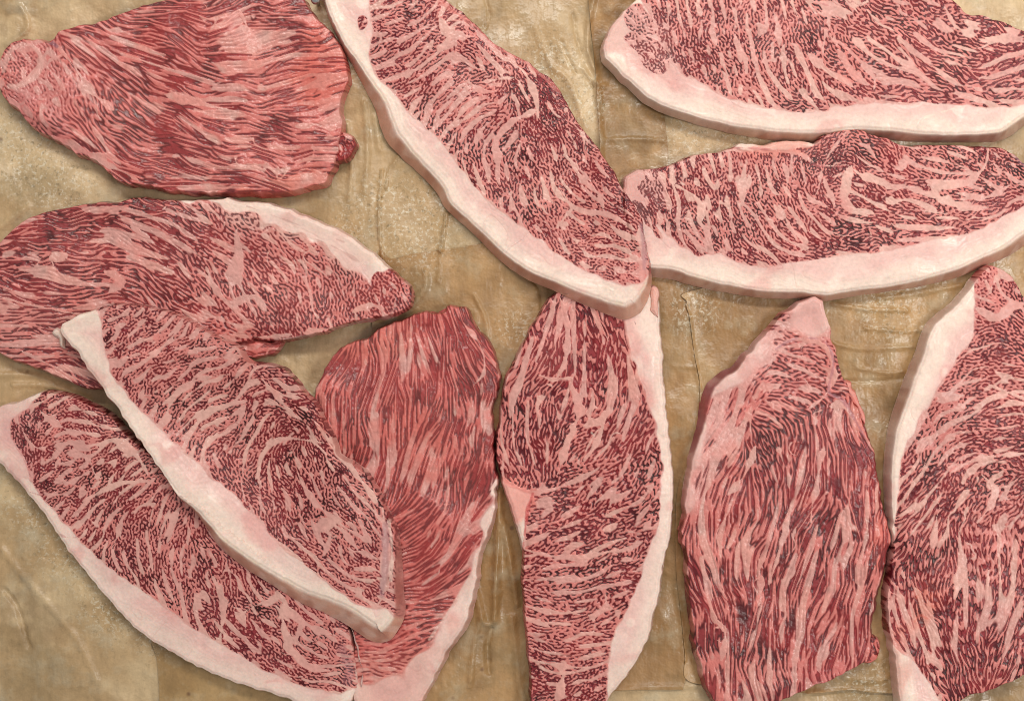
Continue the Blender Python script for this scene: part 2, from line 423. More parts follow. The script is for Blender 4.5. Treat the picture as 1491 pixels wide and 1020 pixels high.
STEAKS['D'] = dict(
    outline=[(905,264),(921,248),(954,240),(987,227),(1019,218),(1060,214),(1077,208),(1110,210),(1134,206),(1167,206),(1186,209),(1196,197),(1220,189),(1249,188),(1282,196),(1319,210),(1351,206),(1392,207),(1433,211),(1466,218),(1491,236),
             (1525,262),(1535,300),(1522,332,8),(1491,357,13),(1470,371,14),(1433,387,14),(1392,404,14),(1351,414,14),(1310,422,13),(1269,428,13),(1228,434,13),(1200,438,12),(1167,434,12),(1126,434,13),(1085,430,13),(1044,424,15),(1003,414,17),(978,407,18),(950,404,18),(928,396,16),(912,360,6),(904,310)],
    flow=[(935,310,60,1.6,.7),(955,350,55,1.6,.6),(970,270,85,1.8,.1),(1000,310,80,1.8,.0),(1050,260,92,2,.1),(1050,330,72,1.9,.1),(1110,260,88,2,.1),(1120,320,55,2,.15),(1170,270,75,2.2,.1),(1180,330,40,2.4,.15),(1110,375,35,2,.15),(1180,370,14,3,.2),
          (1240,290,30,2.2,.1),(1260,350,8,4,.3),(1340,340,2,4,.35),(1420,320,-16,4,.4),(1470,295,-28,3.4,.4),(1300,290,28,3,.2),(1330,250,22,2.6,.3),(1400,240,16,2.2,.35),(1400,280,10,2.6,.2),(1460,250,40,1.6,.2),(1215,215,-50,2,.6),(1260,210,30,2.4,.7),(1300,225,30,2.6,.3),(1200,240,-30,1.6,.2)],
    fat=[[(880,262),(915,240),(936,246),(938,262),(936,292),(954,324),(978,348),(1015,370),(1045,371),(1077,383),(1105,389),(1167,381),(1228,373),(1290,365),(1351,352),(1413,340),(1454,320),(1500,298),(1570,270),(1560,420),(1200,470),(900,450)],[(1072,200),(1186,200),(1186,212),(1150,216),(1080,218)]],
    lean=[[(921,289),(941,305),(968,346),(964,354),(950,338),(931,309)],[(927,268),(936,264),(940,278),(930,284)]],
    veins=[(3,[(1030,222),(1090,217),(1160,222),(1195,240),(1235,240)]),(6,[(1235,242),(1270,262),(1330,275),(1400,300),(1440,302)]),(6,[(1240,242),(1228,280),(1240,305),(1262,315)]),(5,[(1440,215),(1432,245),(1400,268),(1350,270)]),(5,[(1400,290),(1440,286),(1470,270)]),(4,[(1085,240),(1080,300)]),(4,[(1135,300),(1160,350)]),(4,[(1200,260),(1215,300)]),(5,[(985,270),(1015,290),(1022,320)])],
    tint=[((216,158,150),1.2,[(896,232),(950,232),(956,300),(930,330),(900,320)]),((222,128,112),.8,[(1072,204),(1190,200),(1186,214),(1085,218)]),((218,122,110),.6,[(1190,194),(1250,184),(1320,208),(1310,216),(1260,200),(1200,212)]),((220,130,122),.5,[(1225,285),(1262,300),(1262,325),(1235,318)])],
    strokes=[((198,112,110),.6,1.6,[(1000,224),(1060,216),(1100,216),(1160,222),(1185,240),(1225,242)]),((150,110,120),.5,5,[(1478,222),(1496,244)]),((196,130,126),.5,1.2,[(1128,392),(1140,390),(1136,384)])],
    tone=.12, wl=4.3, vwl=26, vamp=1.00, relief=.6, side_fat=(212,170,148), lump=1.5, heart=.5)
STEAKS['E'] = dict(
    outline=[(-40,400),(-22,368),(0,346),(25,322),(63,306),(106,297),(144,291),(169,293),(194,287),(237,287),(287,288),(338,289),(380,294),(422,305),(465,318),(507,339),(545,364),(579,394),(602,414),(609,434),(601,450),(583,461,5),(549,469,5),(507,475,5),(465,488,5),(422,494,5),(380,497,5),
             (330,505),(240,540),(150,562),(122,561),(97,553,5),(63,540,5),(25,528,5),(0,515,5),(-25,490)],
    flow=[(30,350,-14,6,.7),(20,400,6,6,.6),(100,330,-6,6,.6),(150,310,10,5,.6),(210,310,28,5,.6),(250,340,34,4,.3),(300,350,48,3,.2),(310,400,55,3,.2),(200,370,14,5,.3),(140,400,8,5,.2),(60,390,0,6,.6),(40,450,0,6,.1),(150,450,10,5,-.2),(50,500,2,6,.1),(230,430,28,4,.3),(280,460,22,3,.3),(330,470,14,2.4,.2),
          (370,390,65,1.9,.2),(400,430,75,1.8,.1),(450,380,50,1.6,.2),(450,440,75,1.9,.1),(500,430,70,1.8,.0),(560,420,45,1.5,.5),(580,440,60,1.6,.4),(90,540,25,5,.2),(340,330,45,2.4,.2)],
    fat=[[(240,270),(237,286),(296,294),(350,308),(392,324),(432,338),(470,358),(492,382),(512,390),(532,408),(546,420),(556,402),(575,392),(620,380),(500,270)]],
    lean=[[(545,402),(575,392),(604,415),(606,440),(590,458),(560,452),(546,430)]],
    veins=[(9,[(345,345),(346,385),(335,420)]),(10,[(152,395),(175,410),(160,425)]),(7,[(0,432),(50,445),(120,458),(180,462)]),(5,[(300,390),(320,430),(350,452)]),(9,[(340,442),(370,432),(385,450)]),(7,[(75,375),(95,372)]),(6,[(190,330),(215,345)]),(5,[(515,455),(540,445),(560,450)]),(5,[(0,497),(50,520),(110,552)]),(3,[(350,492),(420,488),(480,478),(560,464)])],
    tint=[((222,150,140),.5,[(0,440),(90,450),(110,490),(0,490)]),((228,190,176),.5,[(290,290),(420,305),(540,365),(560,392),(520,390),(420,340)])],
    strokes=[((196,150,138),.5,1.4,[(330,312),(400,335),(470,352),(530,385)]),((190,140,130),.45,1.3,[(360,300),(420,322),(500,352)]),((210,170,160),.5,2,[(583,461),(520,470),(465,487),(400,494)])],
    pale=0.16, soft=.3, long=2.4, ratio=3.0, capsoft=5, capwob=.3, capns=9, capblend=.14, tone=.5, wl=4.8, vwl=26, vamp=0.80, relief=.8, lump=2.6, thick=.0145, side_lean=(160,70,66), side_fat=(205,160,145), depth=.92, heart=.6)
STEAKS['F'] = dict(
    outline=[(80,474),(88,463),(121,450),(152,444),(183,440),(218,443),(254,453),(290,473),(320,491),(346,506),(356,526),(387,529),(412,540),(438,563),(458,586),(473,614),(489,639),(496,660),(519,675),(540,700),(560,736),(569,756,4),(578,772,7),(585,818,12),(587,863,15),(589,889,16),
             (581,914,20),(565,934,26),(540,934,27),(509,914,25),(478,895,24),(438,878,23),(397,853,22),(356,828,19),(315,795,14),(290,761,9),(254,721,6),(218,675,5),(183,629,5),(152,588,5),(121,542,5),(96,506,5),(83,488,5)],
    flow=[(160,470,-40,1.6,.0),(200,480,-30,1.8,.0),(260,480,-35,1.9,.1),(200,560,-40,1.9,.1),(260,560,-38,2,.1),(320,540,-38,2,.0),(330,520,-20,2,-.1),(240,620,-55,1.9,.1),(300,620,-45,2,.1),(350,600,-42,2,.0),(400,570,15,2.6,.5),(430,600,20,2.6,.5),(310,690,70,2.4,.2),(360,680,-60,2.2,.1),(400,640,-50,2,.1),(360,730,62,2.6,.2),(420,690,70,2,.3),(450,680,80,1.8,.3),
          (430,760,60,2.6,.2),(480,720,55,2,.2),(520,720,50,2.6,.3),(460,800,45,2.4,.1),(500,780,20,1.6,.1),(530,830,15,1.7,.1),(500,850,25,2,.0),(550,780,60,2,.0),(470,640,45,2.2,.5)],
    fat=[[(60,455),(120,440),(138,450),(145,468),(149,506),(168,557),(214,611),(266,664),(316,708),(364,750),(407,797),(448,828),(483,857),(519,880),(548,890),(562,882),(572,900),(620,930),(560,980),(300,860),(100,600)]],
    lean=[], 
    veins=[(4,[(350,505),(372,545),(400,580),(430,610)]),(4,[(190,540),(240,500),(262,470)]),(4,[(230,590),(280,555),(330,545)]),(4,[(260,640),(300,600),(352,585)]),(5,[(366,700),(378,660),(410,640),(470,645)]),(5,[(480,640),(500,668),(520,690)]),(4,[(430,690),(445,720),(490,760),(540,790)]),(5,[(455,770),(490,760)]),(4,[(490,760),(520,800)]),(5,[(470,810),(480,780)]),(6,[(556,740),(562,800),(558,860),(550,880)]),(4,[(340,505),(360,528)])],
    tint=[((220,120,106),.7,[(455,580),(480,620),(500,660),(520,690),(500,680),(478,640)]),((220,128,116),.6,[(345,505),(395,560),(380,566),(350,530)]),((205,150,140),.6,[(566,752),(582,772),(590,860),(575,880),(568,810)])],
    strokes=[((164,124,130),.5,7,[(560,765),(561,810),(555,866)]),((232,200,186),.6,3,[(566,760),(570,800),(568,846)])],
    grooves=[(1.8,2.2,[(563,756),(566,800),(565,850)])], side_lean=(196,132,122),
    tone=.12, wl=4.3, vwl=26, vamp=1.00, relief=.6, lift=.014, side_fat=(216,166,142), lump=1.6, heart=.45)
STEAKS['G'] = dict(
    outline=[(-12,596),(0,587),(27,583),(50,574),(72,570),(104,576),(135,587),(160,600),(210,648),(290,724),(390,802),(470,856),(503,890),(512,918,5),(519,948,5),(523,979,5),(519,1005,6),(508,1024,6),(470,1034),(420,1022,6),(361,1007,6),(316,988,6),(271,966,6),(226,937,5),(180,898,5),(135,853,5),(99,813,5),(72,772,5),(45,731,5),(23,704,5),(0,680,5),(-22,655),(-26,622)],
    flow=[(40,630,80,1.7,.5),(50,660,70,1.7,.4),(80,600,-25,1.7,.0),(120,620,30,1.8,.1),(80,650,-30,1.5,-.1),(120,670,-35,1.6,.0),(90,720,-45,1.6,.2),(150,700,-40,1.8,.0),(140,760,-55,1.9,.2),(200,720,-45,2,.1),(200,790,75,2.2,.2),(250,770,-60,2.2,.1),(240,840,65,2.5,.3),(300,820,80,2.5,.3),(300,890,55,3,.3),(340,850,70,2.2,.3),(360,920,48,3,.3),(380,880,40,1.8,.2),(420,920,50,1.8,.2),(440,960,25,2,.1),(480,930,20,1.7,.1),(480,980,12,2.2,.1)],
    fat=[[(-50,570),(50,562),(58,576),(44,588),(34,600),(24,606),(14,612),(20,646),(40,680),(48,707),(68,731),(104,772),(131,804),(171,835),(217,867),(253,894),(289,916),(325,939),(370,966),(415,988),(460,1004),(500,1007),(540,1000),(520,1060),(300,1040),(100,900),(-60,700)]],
    veins=[(5,[(78,665),(100,645),(130,655),(160,640),(190,660)]),(4,[(60,600),(90,622),(120,630)]),(6,[(170,640),(200,665),(215,690)]),(4,[(120,730),(170,705),(215,700)]),(4,[(215,830),(240,780),(260,740)]),(5,[(320,930),(325,880),(310,840)]),(6,[(350,895),(375,880),(405,875),(412,905)]),(5,[(412,900),(420,940),(450,970),(480,975)]),(5,[(400,870),(440,905),(490,925)]),(4,[(440,905),(430,935)])],
    tint=[((214,140,138),.5,[(0,600),(40,590),(60,690),(40,700),(0,660)])],
    strokes=[((150,100,108),.35,10,[(498,945),(508,970),(506,990)]),((220,180,170),.7,3,[(511,918),(518,950),(520,990)]),((186,120,116),.6,1.3,[(44,716),(60,720),(54,714)]),((190,120,118),.5,1.3,[(80,775),(100,782),(118,780)])],
    tone=.1, wl=4.2, vwl=26, vamp=1.00, relief=.5, side_fat=(205,180,150), lump=1.5, thick=.015, cream=.7, heart=.3)
STEAKS['H'] = dict(
    outline=[(619,447),(640,452),(652,444),(680,450),(689,473),(712,499),(726,525),(731,557),(725,598),(721,633),(722,673),(724,708),(720,766,6),(706,812,7),(698,858,8),(683,910,8),(660,945,8),(637,991,8),(619,1022,7),(596,1050),(556,1056),(526,1040),(516,990),(512,930),(500,880),(490,800),(480,720),(466,640),(458,600),(458,578),(466,554),(480,523),(498,505),(527,494),(550,473),(585,458)],
    flow=[(600,480,82,6,.5),(650,490,75,6,.5),(560,510,100,6,.4),(500,540,115,6,.4),(690,520,55,5,.3),(710,570,80,5,.5),(600,540,80,6,.6),(550,560,92,6,.6),(560,620,80,5,.5),(500,600,85,5,.5),(640,640,110,5,.6),(700,650,110,5,.5),(610,640,100,4,.2),(560,700,100,4,.5),(600,690,-55,3.4,.3),(660,700,-60,4,.5),(600,760,-30,4,.5),(660,770,-50,4,.4),(560,800,-18,4,.5),(620,830,-30,4,.4),(570,860,-10,3.4,.4),(580,900,-12,3,.2),(540,950,-10,3,.0)],
    fat=[[(740,690),(722,705),(716,745),(700,775),(688,818),(668,858),(652,900),(626,942),(592,980),(550,996),(510,1000),(500,1080),(640,1080),(760,800)]],
    veins=[(4,[(675,470),(700,505),(705,540),(690,560)])],
    tint=[((212,112,100),.55,[(550,600),(640,590),(660,660),(600,700),(560,650)]),((222,150,136),.5,[(520,970),(600,950),(650,890),(640,980),(590,1040),(520,1040)]),((216,118,102),.5,[(480,510),(580,460),(590,500),(520,540)])],
    strokes=[((232,196,182),.55,2.5,[(706,775),(690,830),(660,880),(625,930)])],
    pale=0.20, soft=.7, long=2.8, ratio=2.6, capsoft=6, capwob=.3, capns=9, capblend=.2, tone=1.0, wl=4.8, vwl=22, vamp=0.40, relief=1.05, lump=3.0, thick=.014, side_lean=(150,52,56), side_fat=(214,166,150), depth=.8, cream=.5, big=-.3, heart=.9, rag=1.4)
STEAKS['I'] = dict(
    outline=[(814,426),(844,430),(880,418),(930,416),(957,428),(963,464),(969,518),(975,589,4),(978,667,4),(980,697,4),(978,769,4),(972,817,4),(960,877,5),(942,936,5),(915,984,5),(892,1014,5),(872,1044),(820,1056),(786,1046),(775,1020),(767,948),(760,888),(757,847),(756,805),(745,763),(731,721),(723,691),(721,661),(727,589),(733,554),(748,524),(766,488),(784,458),(799,434)],
    flow=[(850,470,85,6,.4),(880,500,82,6,.5),(800,480,118,5,.3),(770,520,115,4,.2),(840,540,92,5,.4),(770,580,108,3.4,.5),(750,630,92,3.4,.5),(800,590,105,3.4,.4),(870,570,98,4.5,.3),(920,570,75,6,.2),(930,620,108,5,.3),(770,660,80,4,.6),(800,640,105,3.4,.5),(850,620,130,2.4,.0),(880,650,120,3.4,.2),(940,690,110,2.4,.1),(860,690,-40,3,.1),(820,730,-25,2.8,.2),(880,740,-28,3.2,.2),(800,770,-5,2.4,.1),(850,790,-12,2.8,.2),(920,780,-35,2,.1),(800,840,0,2.4,.2),(860,850,-10,2.4,.2),(800,900,10,2.2,.1),(850,920,-15,2,.1),(800,980,5,2,.1),(850,1000,-20,1.5,.3)],
    fat=[[(880,400),(900,440),(909,464),(921,518),(940,571),(955,619),(964,667),(962,709),(957,763),(940,817),(921,870),(898,918),(886,966),(883,1020),(880,1080),(1020,1000),(1010,500),(980,400)],
         [(718,690),(735,702),(755,714),(776,718),(768,740),(764,770),(758,812),(740,770)]],
    veins=[(6,[(815,432),(826,470),(824,520),(812,548)]),(4,[(785,546),(805,552),(830,550)]),(4,[(730,698),(770,716),(805,712),(835,700),(850,690)]),(5,[(832,560),(842,600),(828,640),(812,690)]),(5,[(880,600),(872,640),(850,670)]),(6,[(770,960),(820,970),(860,972)]),(5,[(822,978),(812,1020)]),(3,[(765,900),(800,912)]),(4,[(764,800),(830,812),(900,800)])],
    tint=[((232,132,120),.85,[(716,688),(740,704),(776,718),(768,740),(764,772),(758,815),(740,770)]),((220,150,142),.5,[(800,430),(835,432),(830,520),(805,540),(790,500)]),((222,140,128),.4,[(870,440),(910,460),(930,540),(960,620),(940,640),(900,540)])],
    strokes=[((200,90,86),.7,1.6,[(776,718),(768,742),(764,775),(760,815)]),((196,120,116),.5,1.4,[(770,545),(820,553),(868,558)]),((226,214,200),.6,3,[(862,630),(866,634)]),((170,84,88),.6,3,[(757,840),(762,890),(768,950),(776,1020)])],
    soft=.15, tone=.35, wl=4.6, vwl=26, vamp=1.00, relief=.8, lump=1.8, heart=.4, cream=.8)
STEAKS['J'] = dict(
    outline=[(1176,434),(1196,437),(1207,461),(1211,484),(1216,510),(1222,536),(1229,556,5),(1241,579,6),(1258,608,5),(1270,638,5),(1282,673,5),(1291,714,5),(1299,755,6),(1305,785,7),(1298,808,7),(1291,844,7),(1285,879,7),(1277,918,6),(1281,944,8),(1270,967,7),(1252,973,5),(1217,996,4),(1176,1011,4),(1117,1022,4),(1060,1034),(1038,1022,5),(1020,985,6),(1010,944,6),(1005,896,5),(999,844,5),(996,802,5),(990,785,6),(996,755,6),(998,714,6),(997,685,6),(1005,655,9),(1014,614,14),(1021,573,17),(1042,546,14),(1070,530,10),(1094,508,6),(1123,479,5),(1152,449,4)],
    flow=[(1090,580,125,3,-.7),(1060,630,118,4,-.7),(1035,700,110,5,-.5),(1025,760,100,5,-.2),(1110,540,140,2.4,-.7),(1170,510,5,1.7,-.3),(1190,540,10,1.6,-.05),(1140,550,20,2.0,-.4),(1170,580,12,2.0,-.2),(1120,600,30,2.2,-.2),(1110,650,60,2.4,.6),(1130,680,60,3,.6),(1060,670,118,6,-.1),(1050,740,108,6,.1),(1080,760,112,6,.2),(1160,650,105,5,.3),(1200,620,96,5,.1),(1250,660,78,4,.5),(1150,720,108,6,.5),(1200,700,100,6,.5),(1250,740,85,4,.5),(1200,800,100,6,.4),(1130,800,100,6,.4),(1050,830,80,4,.7),(1020,830,75,4,.6),(1260,820,100,5,.4),(1050,920,82,6,.5),(1090,900,75,5,.5),(1150,920,94,6,.3),(1220,900,106,6,.3),(1080,990,88,6,.3),(1170,980,95,6,.1),(1250,920,110,5,.2)],
    fat=[[(1150,440),(1180,425),(1205,440),(1212,480),(1202,496),(1170,492),(1140,498),(1108,516),(1072,544),(1046,578),(1029,620),(1016,666),(1009,710),(1004,735),(1000,750),(990,740),(985,700),(1000,640),(1010,580),(1040,535),(1100,490)]],
    veins=[(5,[(1130,505),(1160,494),(1198,500),(1212,530),(1206,570),(1180,594)]),(6,[(1060,720),(1085,690),(1100,650)]),(4,[(1190,600),(1225,590),(1250,620),(1275,660)]),(5,[(1105,880),(1110,840)]),(6,[(1120,850),(1135,800),(1150,740)]),(3,[(1050,960),(1055,920),(1040,900)]),(6,[(1200,650),(1185,720),(1180,760)])],
    tint=[((222,112,98),.7,[(1225,550),(1245,570),(1280,650),(1300,740),(1310,800),(1290,870),(1275,800),(1285,740),(1265,650)]),((214,120,112),.6,[(1010,970),(1040,950),(1050,1030),(1030,1030)]),((208,112,112),.6,[(1170,1000),(1250,960),(1285,930),(1290,970),(1200,1015)]),((218,158,150),.9,[(1150,440),(1200,435),(1205,485),(1150,495),(1110,530),(1060,600),(1040,680),(1010,740),(1000,690),(1040,590)])],
    strokes=[((170,110,118),.6,2.2,[(1130,508),(1160,493),(1200,497),(1214,526),(1208,570),(1230,586),(1262,640)]),((224,120,110),.6,4,[(1105,868),(1100,880)])],
    pale=0.14, soft=.6, long=3.0, ratio=3.0, capsoft=10, capwob=.35, capns=14, capblend=.22, tone=.6, wl=5.0, vwl=24, vamp=0.60, relief=.95, lump=2.8, thick=.014, side_lean=(150,72,76), side_fat=(150,84,88), depth=.95, cream=.1, big=-.2, heart=.8, rag=1.5)
STEAKS['K'] = dict(
    outline=[(1432,388),(1451,385),(1474,402),(1494,436),(1540,520),(1562,680),(1556,820),(1530,930),(1500,978),(1464,1002),(1439,1010),(1407,1022),(1380,1046),(1320,1048),(1305,1016,6),(1300,970,6),(1292,925,5),(1289,880,5),(1291,842,4),(1294,798,4),(1294,766,5),(1290,727,10),(1288,689,14),(1293,625,16),(1305,581,18),(1321,536,18),(1330,517,17),(1346,478,17),(1362,460,13),(1388,440,8),(1413,408,5)],
    flow=[(1450,410,50,1.5,-.3),(1440,440,20,1.5,-.25),(1470,480,10,2,.1),(1430,500,-30,1.8,.1),(1480,540,14,2.4,.1),(1420,560,-8,2,.1),(1380,590,-30,1.7,.0),(1450,600,-4,2.4,.15),(1370,640,-32,2.2,.1),(1340,680,-40,2.4,.2),(1430,650,-20,2.6,.2),(1480,660,-10,3,.4),(1340,740,-55,4,.4),(1400,720,-50,3,.2),(1460,740,-60,2.6,.2),(1320,800,-72,5,.4),(1370,800,-66,4,.2),(1430,800,-80,4,.2),(1480,800,80,4,.3),(1330,880,75,6,.3),(1360,940,62,6,.5),(1400,880,98,5,.4),(1440,900,100,6,.5),(1480,900,106,6,.4),(1420,980,85,6,.5),(1470,970,115,5,.3)],
    fat=[[(1400,400),(1420,398),(1418,440),(1416,486),(1396,518),(1373,552),(1354,586),(1335,616),(1312,672),(1306,722),(1303,770),(1296,800),(1270,760),(1270,600),(1340,440)],[(1290,925),(1300,938),(1324,957),(1356,995),(1370,1022),(1390,1060),(1280,1060)]],
    lean=[[(1418,405),(1440,392),(1465,402),(1472,430),(1462,452),(1440,458),(1424,440)]],
    veins=[(7,[(1424,450),(1446,462),(1474,448),(1495,440)]),(7,[(1430,690),(1450,715),(1440,740),(1425,760)]),(4,[(1380,690),(1420,670),(1491,660)]),(4,[(1440,560),(1491,580)]),(5,[(1396,770),(1400,820),(1390,870)]),(6,[(1440,830),(1436,870)]),(4,[(1300,800),(1294,860),(1300,930),(1330,958)])],
    tint=[((220,124,104),.6,[(1330,850),(1370,850),(1380,890),(1350,920),(1325,900)]),((216,126,112),.6,[(1294,900),(1312,930),(1310,1020),(1296,1010)]),((220,130,120),.5,[(1420,1000),(1470,985),(1500,960),(1500,990),(1440,1015)])],
    strokes=[((214,110,92),.6,2.5,[(1335,870),(1345,858),(1355,864),(1352,880),(1362,884)]),((206,100,84),.5,2.5,[(1332,905),(1340,896),(1350,900)])],
    long=2.2, soft=.12, tone=.25, wl=4.7, vwl=26, vamp=1.00, relief=.8, side_fat=(196,162,142), lump=1.8, heart=.4)
ORDER = ['A', 'C', 'J', 'K', 'G', 'H', 'D', 'I', 'E', 'B', 'F']
# ------------------------------------------------------------------ FIELDS END

# ------------------------------------------------------------------ materials
def material(name):
    m = bpy.data.materials.new(name)
    m.use_nodes = True
    nt = m.node_tree
    return m, nt, nt.nodes, nt.links, nt.nodes['Principled BSDF']

def meat_material(name, rough, spec, bump, bscale, sss, coat):
    m, nt, N, L, P = material(name)
    at = N.new('ShaderNodeAttribute'); at.attribute_name = 'Col'
    tc = N.new('ShaderNodeTexCoord')
    n1 = N.new('ShaderNodeTexNoise'); n1.inputs['Scale'].default_value = 900; n1.inputs['Detail'].default_value = 4
    n2 = N.new('ShaderNodeTexNoise'); n2.inputs['Scale'].default_value = 130; n2.inputs['Detail'].default_value = 3
    L.new(tc.outputs['Object'], n1.inputs['Vector']); L.new(tc.outputs['Object'], n2.inputs['Vector'])
    rm = N.new('ShaderNodeMapRange'); rm.inputs['From Min'].default_value = 0.3; rm.inputs['From Max'].default_value = 0.7
    rm.inputs['To Min'].default_value = 0.94; rm.inputs['To Max'].default_value = 1.05
    L.new(n1.outputs['Fac'], rm.inputs['Value'])
    mu = N.new('ShaderNodeMix'); mu.data_type = 'RGBA'; mu.blend_type = 'MULTIPLY'; mu.inputs['Factor'].default_value = 1.0
    L.new(at.outputs['Color'], mu.inputs[6]); L.new(rm.outputs['Result'], mu.inputs[7])
    L.new(mu.outputs[2], P.inputs['Base Color'])
    rr = N.new('ShaderNodeMapRange'); rr.inputs['From Min'].default_value = 0.35; rr.inputs['From Max'].default_value = 0.65
    rr.inputs['To Min'].default_value = rough - 0.12; rr.inputs['To Max'].default_value = rough + 0.14
    L.new(n2.outputs['Fac'], rr.inputs['Value']); L.new(rr.outputs['Result'], P.inputs['Roughness'])
    P.inputs['Specular IOR Level'].default_value = spec
    bn = N.new('ShaderNodeTexNoise'); bn.inputs['Scale'].default_value = bscale; bn.inputs['Detail'].default_value = 5
    L.new(tc.outputs['Object'], bn.inputs['Vector'])
    bp = N.new('ShaderNodeBump'); bp.inputs['Strength'].default_value = bump; bp.inputs['Distance'].default_value = 0.0008
    L.new(bn.outputs['Fac'], bp.inputs['Height']); L.new(bp.outputs['Normal'], P.inputs['Normal'])
    P.inputs['Coat Weight'].default_value = coat
    P.inputs['Coat Roughness'].default_value = 0.13
    L.new(bp.outputs['Normal'], P.inputs['Coat Normal'])
    if sss:
        P.inputs['Subsurface Weight'].default_value = sss
        P.inputs['Subsurface Radius'].default_value = (1.0, 0.42, 0.30)
        P.inputs['Subsurface Scale'].default_value = 0.0012
    return m

M_LEAN = meat_material('marbled_meat', 0.42, 0.25, 0.30, 700, 0.0, 0.22)
M_WET = meat_material('moist_raw_meat', 0.38, 0.30, 0.40, 600, 0.0, 0.32)
M_FAT = meat_material('beef_fat', 0.46, 0.30, 0.30, 300, 0.25, 0.15)

def paper_material():
    m, nt, N, L, P = material('greasy_parchment')
    at = N.new('ShaderNodeAttribute'); at.attribute_name = 'Col'
    tc = N.new('ShaderNodeTexCoord')
    def tex(scale, detail, rough=0.6, stretch=None):
        t = N.new('ShaderNodeTexNoise')
        t.inputs['Scale'].default_value = scale; t.inputs['Detail'].default_value = detail; t.inputs['Roughness'].default_value = rough
        if stretch:
            mp = N.new('ShaderNodeMapping'); mp.inputs['Scale'].default_value = stretch
            L.new(tc.outputs['Object'], mp.inputs['Vector']); L.new(mp.outputs['Vector'], t.inputs['Vector'])
        else:
            L.new(tc.outputs['Object'], t.inputs['Vector'])
        return t
    def rng(src, a, b, c, d):
        r = N.new('ShaderNodeMapRange')
        r.inputs['From Min'].default_value = a; r.inputs['From Max'].default_value = b
        r.inputs['To Min'].default_value = c; r.inputs['To Max'].default_value = d
        L.new(src, r.inputs['Value']); return r.outputs['Result']
    def blend(a, b, f, mode='MIX'):
        x = N.new('ShaderNodeMix'); x.data_type = 'RGBA'; x.blend_type = mode
        L.new(a, x.inputs[6])
        if isinstance(b, tuple): x.inputs[7].default_value = b + (1,)
        else: L.new(b, x.inputs[7])
        if isinstance(f, float): x.inputs[0].default_value = f
        else: L.new(f, x.inputs[0])
        return x.outputs[2]
    blot = tex(22, 6, 0.65); fine = tex(420, 5, 0.7); fib = tex(160, 5, 0.7, (1, 0.25, 1)); grease = tex(60, 5, 0.6)
    c = blend(at.outputs['Color'], (0.28, 0.19, 0.09), rng(blot.outputs['Fac'], 0.49, 0.60, 0.0, 0.5))
    c = blend(c, (0.56, 0.50, 0.36), rng(grease.outputs['Fac'], 0.52, 0.74, 0.0, 0.5))
    c = blend(c, rng(fine.outputs['Fac'], 0.3, 0.7, 0.92, 1.06), 1.0, 'MULTIPLY')
    c = blend(c, rng(fib.outputs['Fac'], 0.3, 0.7, 0.86, 1.12), 1.0, 'MULTIPLY')
    wa = N.new('ShaderNodeAttribute'); wa.attribute_name = 'WetGlint'
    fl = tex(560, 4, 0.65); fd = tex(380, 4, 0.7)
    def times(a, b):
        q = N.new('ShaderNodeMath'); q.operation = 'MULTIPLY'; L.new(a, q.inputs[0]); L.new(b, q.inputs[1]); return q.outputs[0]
    c = blend(c, (0.78, 0.73, 0.58), times(rng(fl.outputs['Fac'], 0.52, 0.66, 0.0, 0.6), wa.outputs['Fac']))  # glints of the wet crinkles, painted as pale flecks
    c = blend(c, (0.14, 0.105, 0.05), times(rng(fd.outputs['Fac'], 0.56, 0.68, 0.0, 0.7), rng(wa.outputs['Fac'], 0, 1, 0.22, 0.9)))
    # small juice specks and rings left by drops
    vo = N.new('ShaderNodeTexVoronoi'); vo.inputs['Scale'].default_value = 75; vo.inputs['Randomness'].default_value = 1.0
    L.new(tc.outputs['Object'], vo.inputs['Vector'])
    spot = rng(vo.outputs['Distance'], 0.05, 0.12, 1.0, 0.0)
    sep = N.new('ShaderNodeSeparateColor'); L.new(vo.outputs['Color'], sep.inputs['Color'])
    few = rng(sep.outputs[0], 0.78, 0.80, 0.0, 0.6)
    mm = N.new('ShaderNodeMath'); mm.operation = 'MULTIPLY'; L.new(spot, mm.inputs[0]); L.new(few, mm.inputs[1])
    c = blend(c, (0.10, 0.035, 0.018), mm.outputs[0])
    L.new(c, P.inputs['Base Color'])
    L.new(rng(grease.outputs['Fac'], 0.35, 0.68, 0.50, 0.24), P.inputs['Roughness'])
    P.inputs['Specular IOR Level'].default_value = 0.5
    b1 = tex(120, 3, 0.55); b2 = tex(48, 4, 0.6, (1.0, 0.35, 1))
    wv = tex(26, 3, 0.5)
    vm = N.new('ShaderNodeVectorMath'); vm.operation = 'MULTIPLY_ADD'; vm.inputs[1].default_value = (0.028, 0.028, 0.0)
    L.new(wv.outputs['Color'], vm.inputs[0]); L.new(tc.outputs['Object'], vm.inputs[2])
    def crumple(scale):
        q = N.new('ShaderNodeTexVoronoi'); q.inputs['Scale'].default_value = scale; q.voronoi_dimensions = '2D'
        L.new(vm.outputs['Vector'], q.inputs['Vector']); return q.outputs['Distance']
    def scaled(a, f):
        q = N.new('ShaderNodeMath'); q.operation = 'MULTIPLY'; L.new(a, q.inputs[0]); q.inputs[1].default_value = f; return q.outputs[0]
    def plus(a, b):
        q = N.new('ShaderNodeMath'); q.operation = 'ADD'; L.new(a, q.inputs[0]); L.new(b, q.inputs[1]); return q.outputs[0]
    facets = plus(scaled(crumple(20), 1.3), scaled(crumple(50), 0.35))
    ad = N.new('ShaderNodeMath'); ad.operation = 'MULTIPLY_ADD'; ad.inputs[1].default_value = 1.5
    L.new(b2.outputs['Fac'], ad.inputs[0]); L.new(b1.outputs['Fac'], ad.inputs[2])
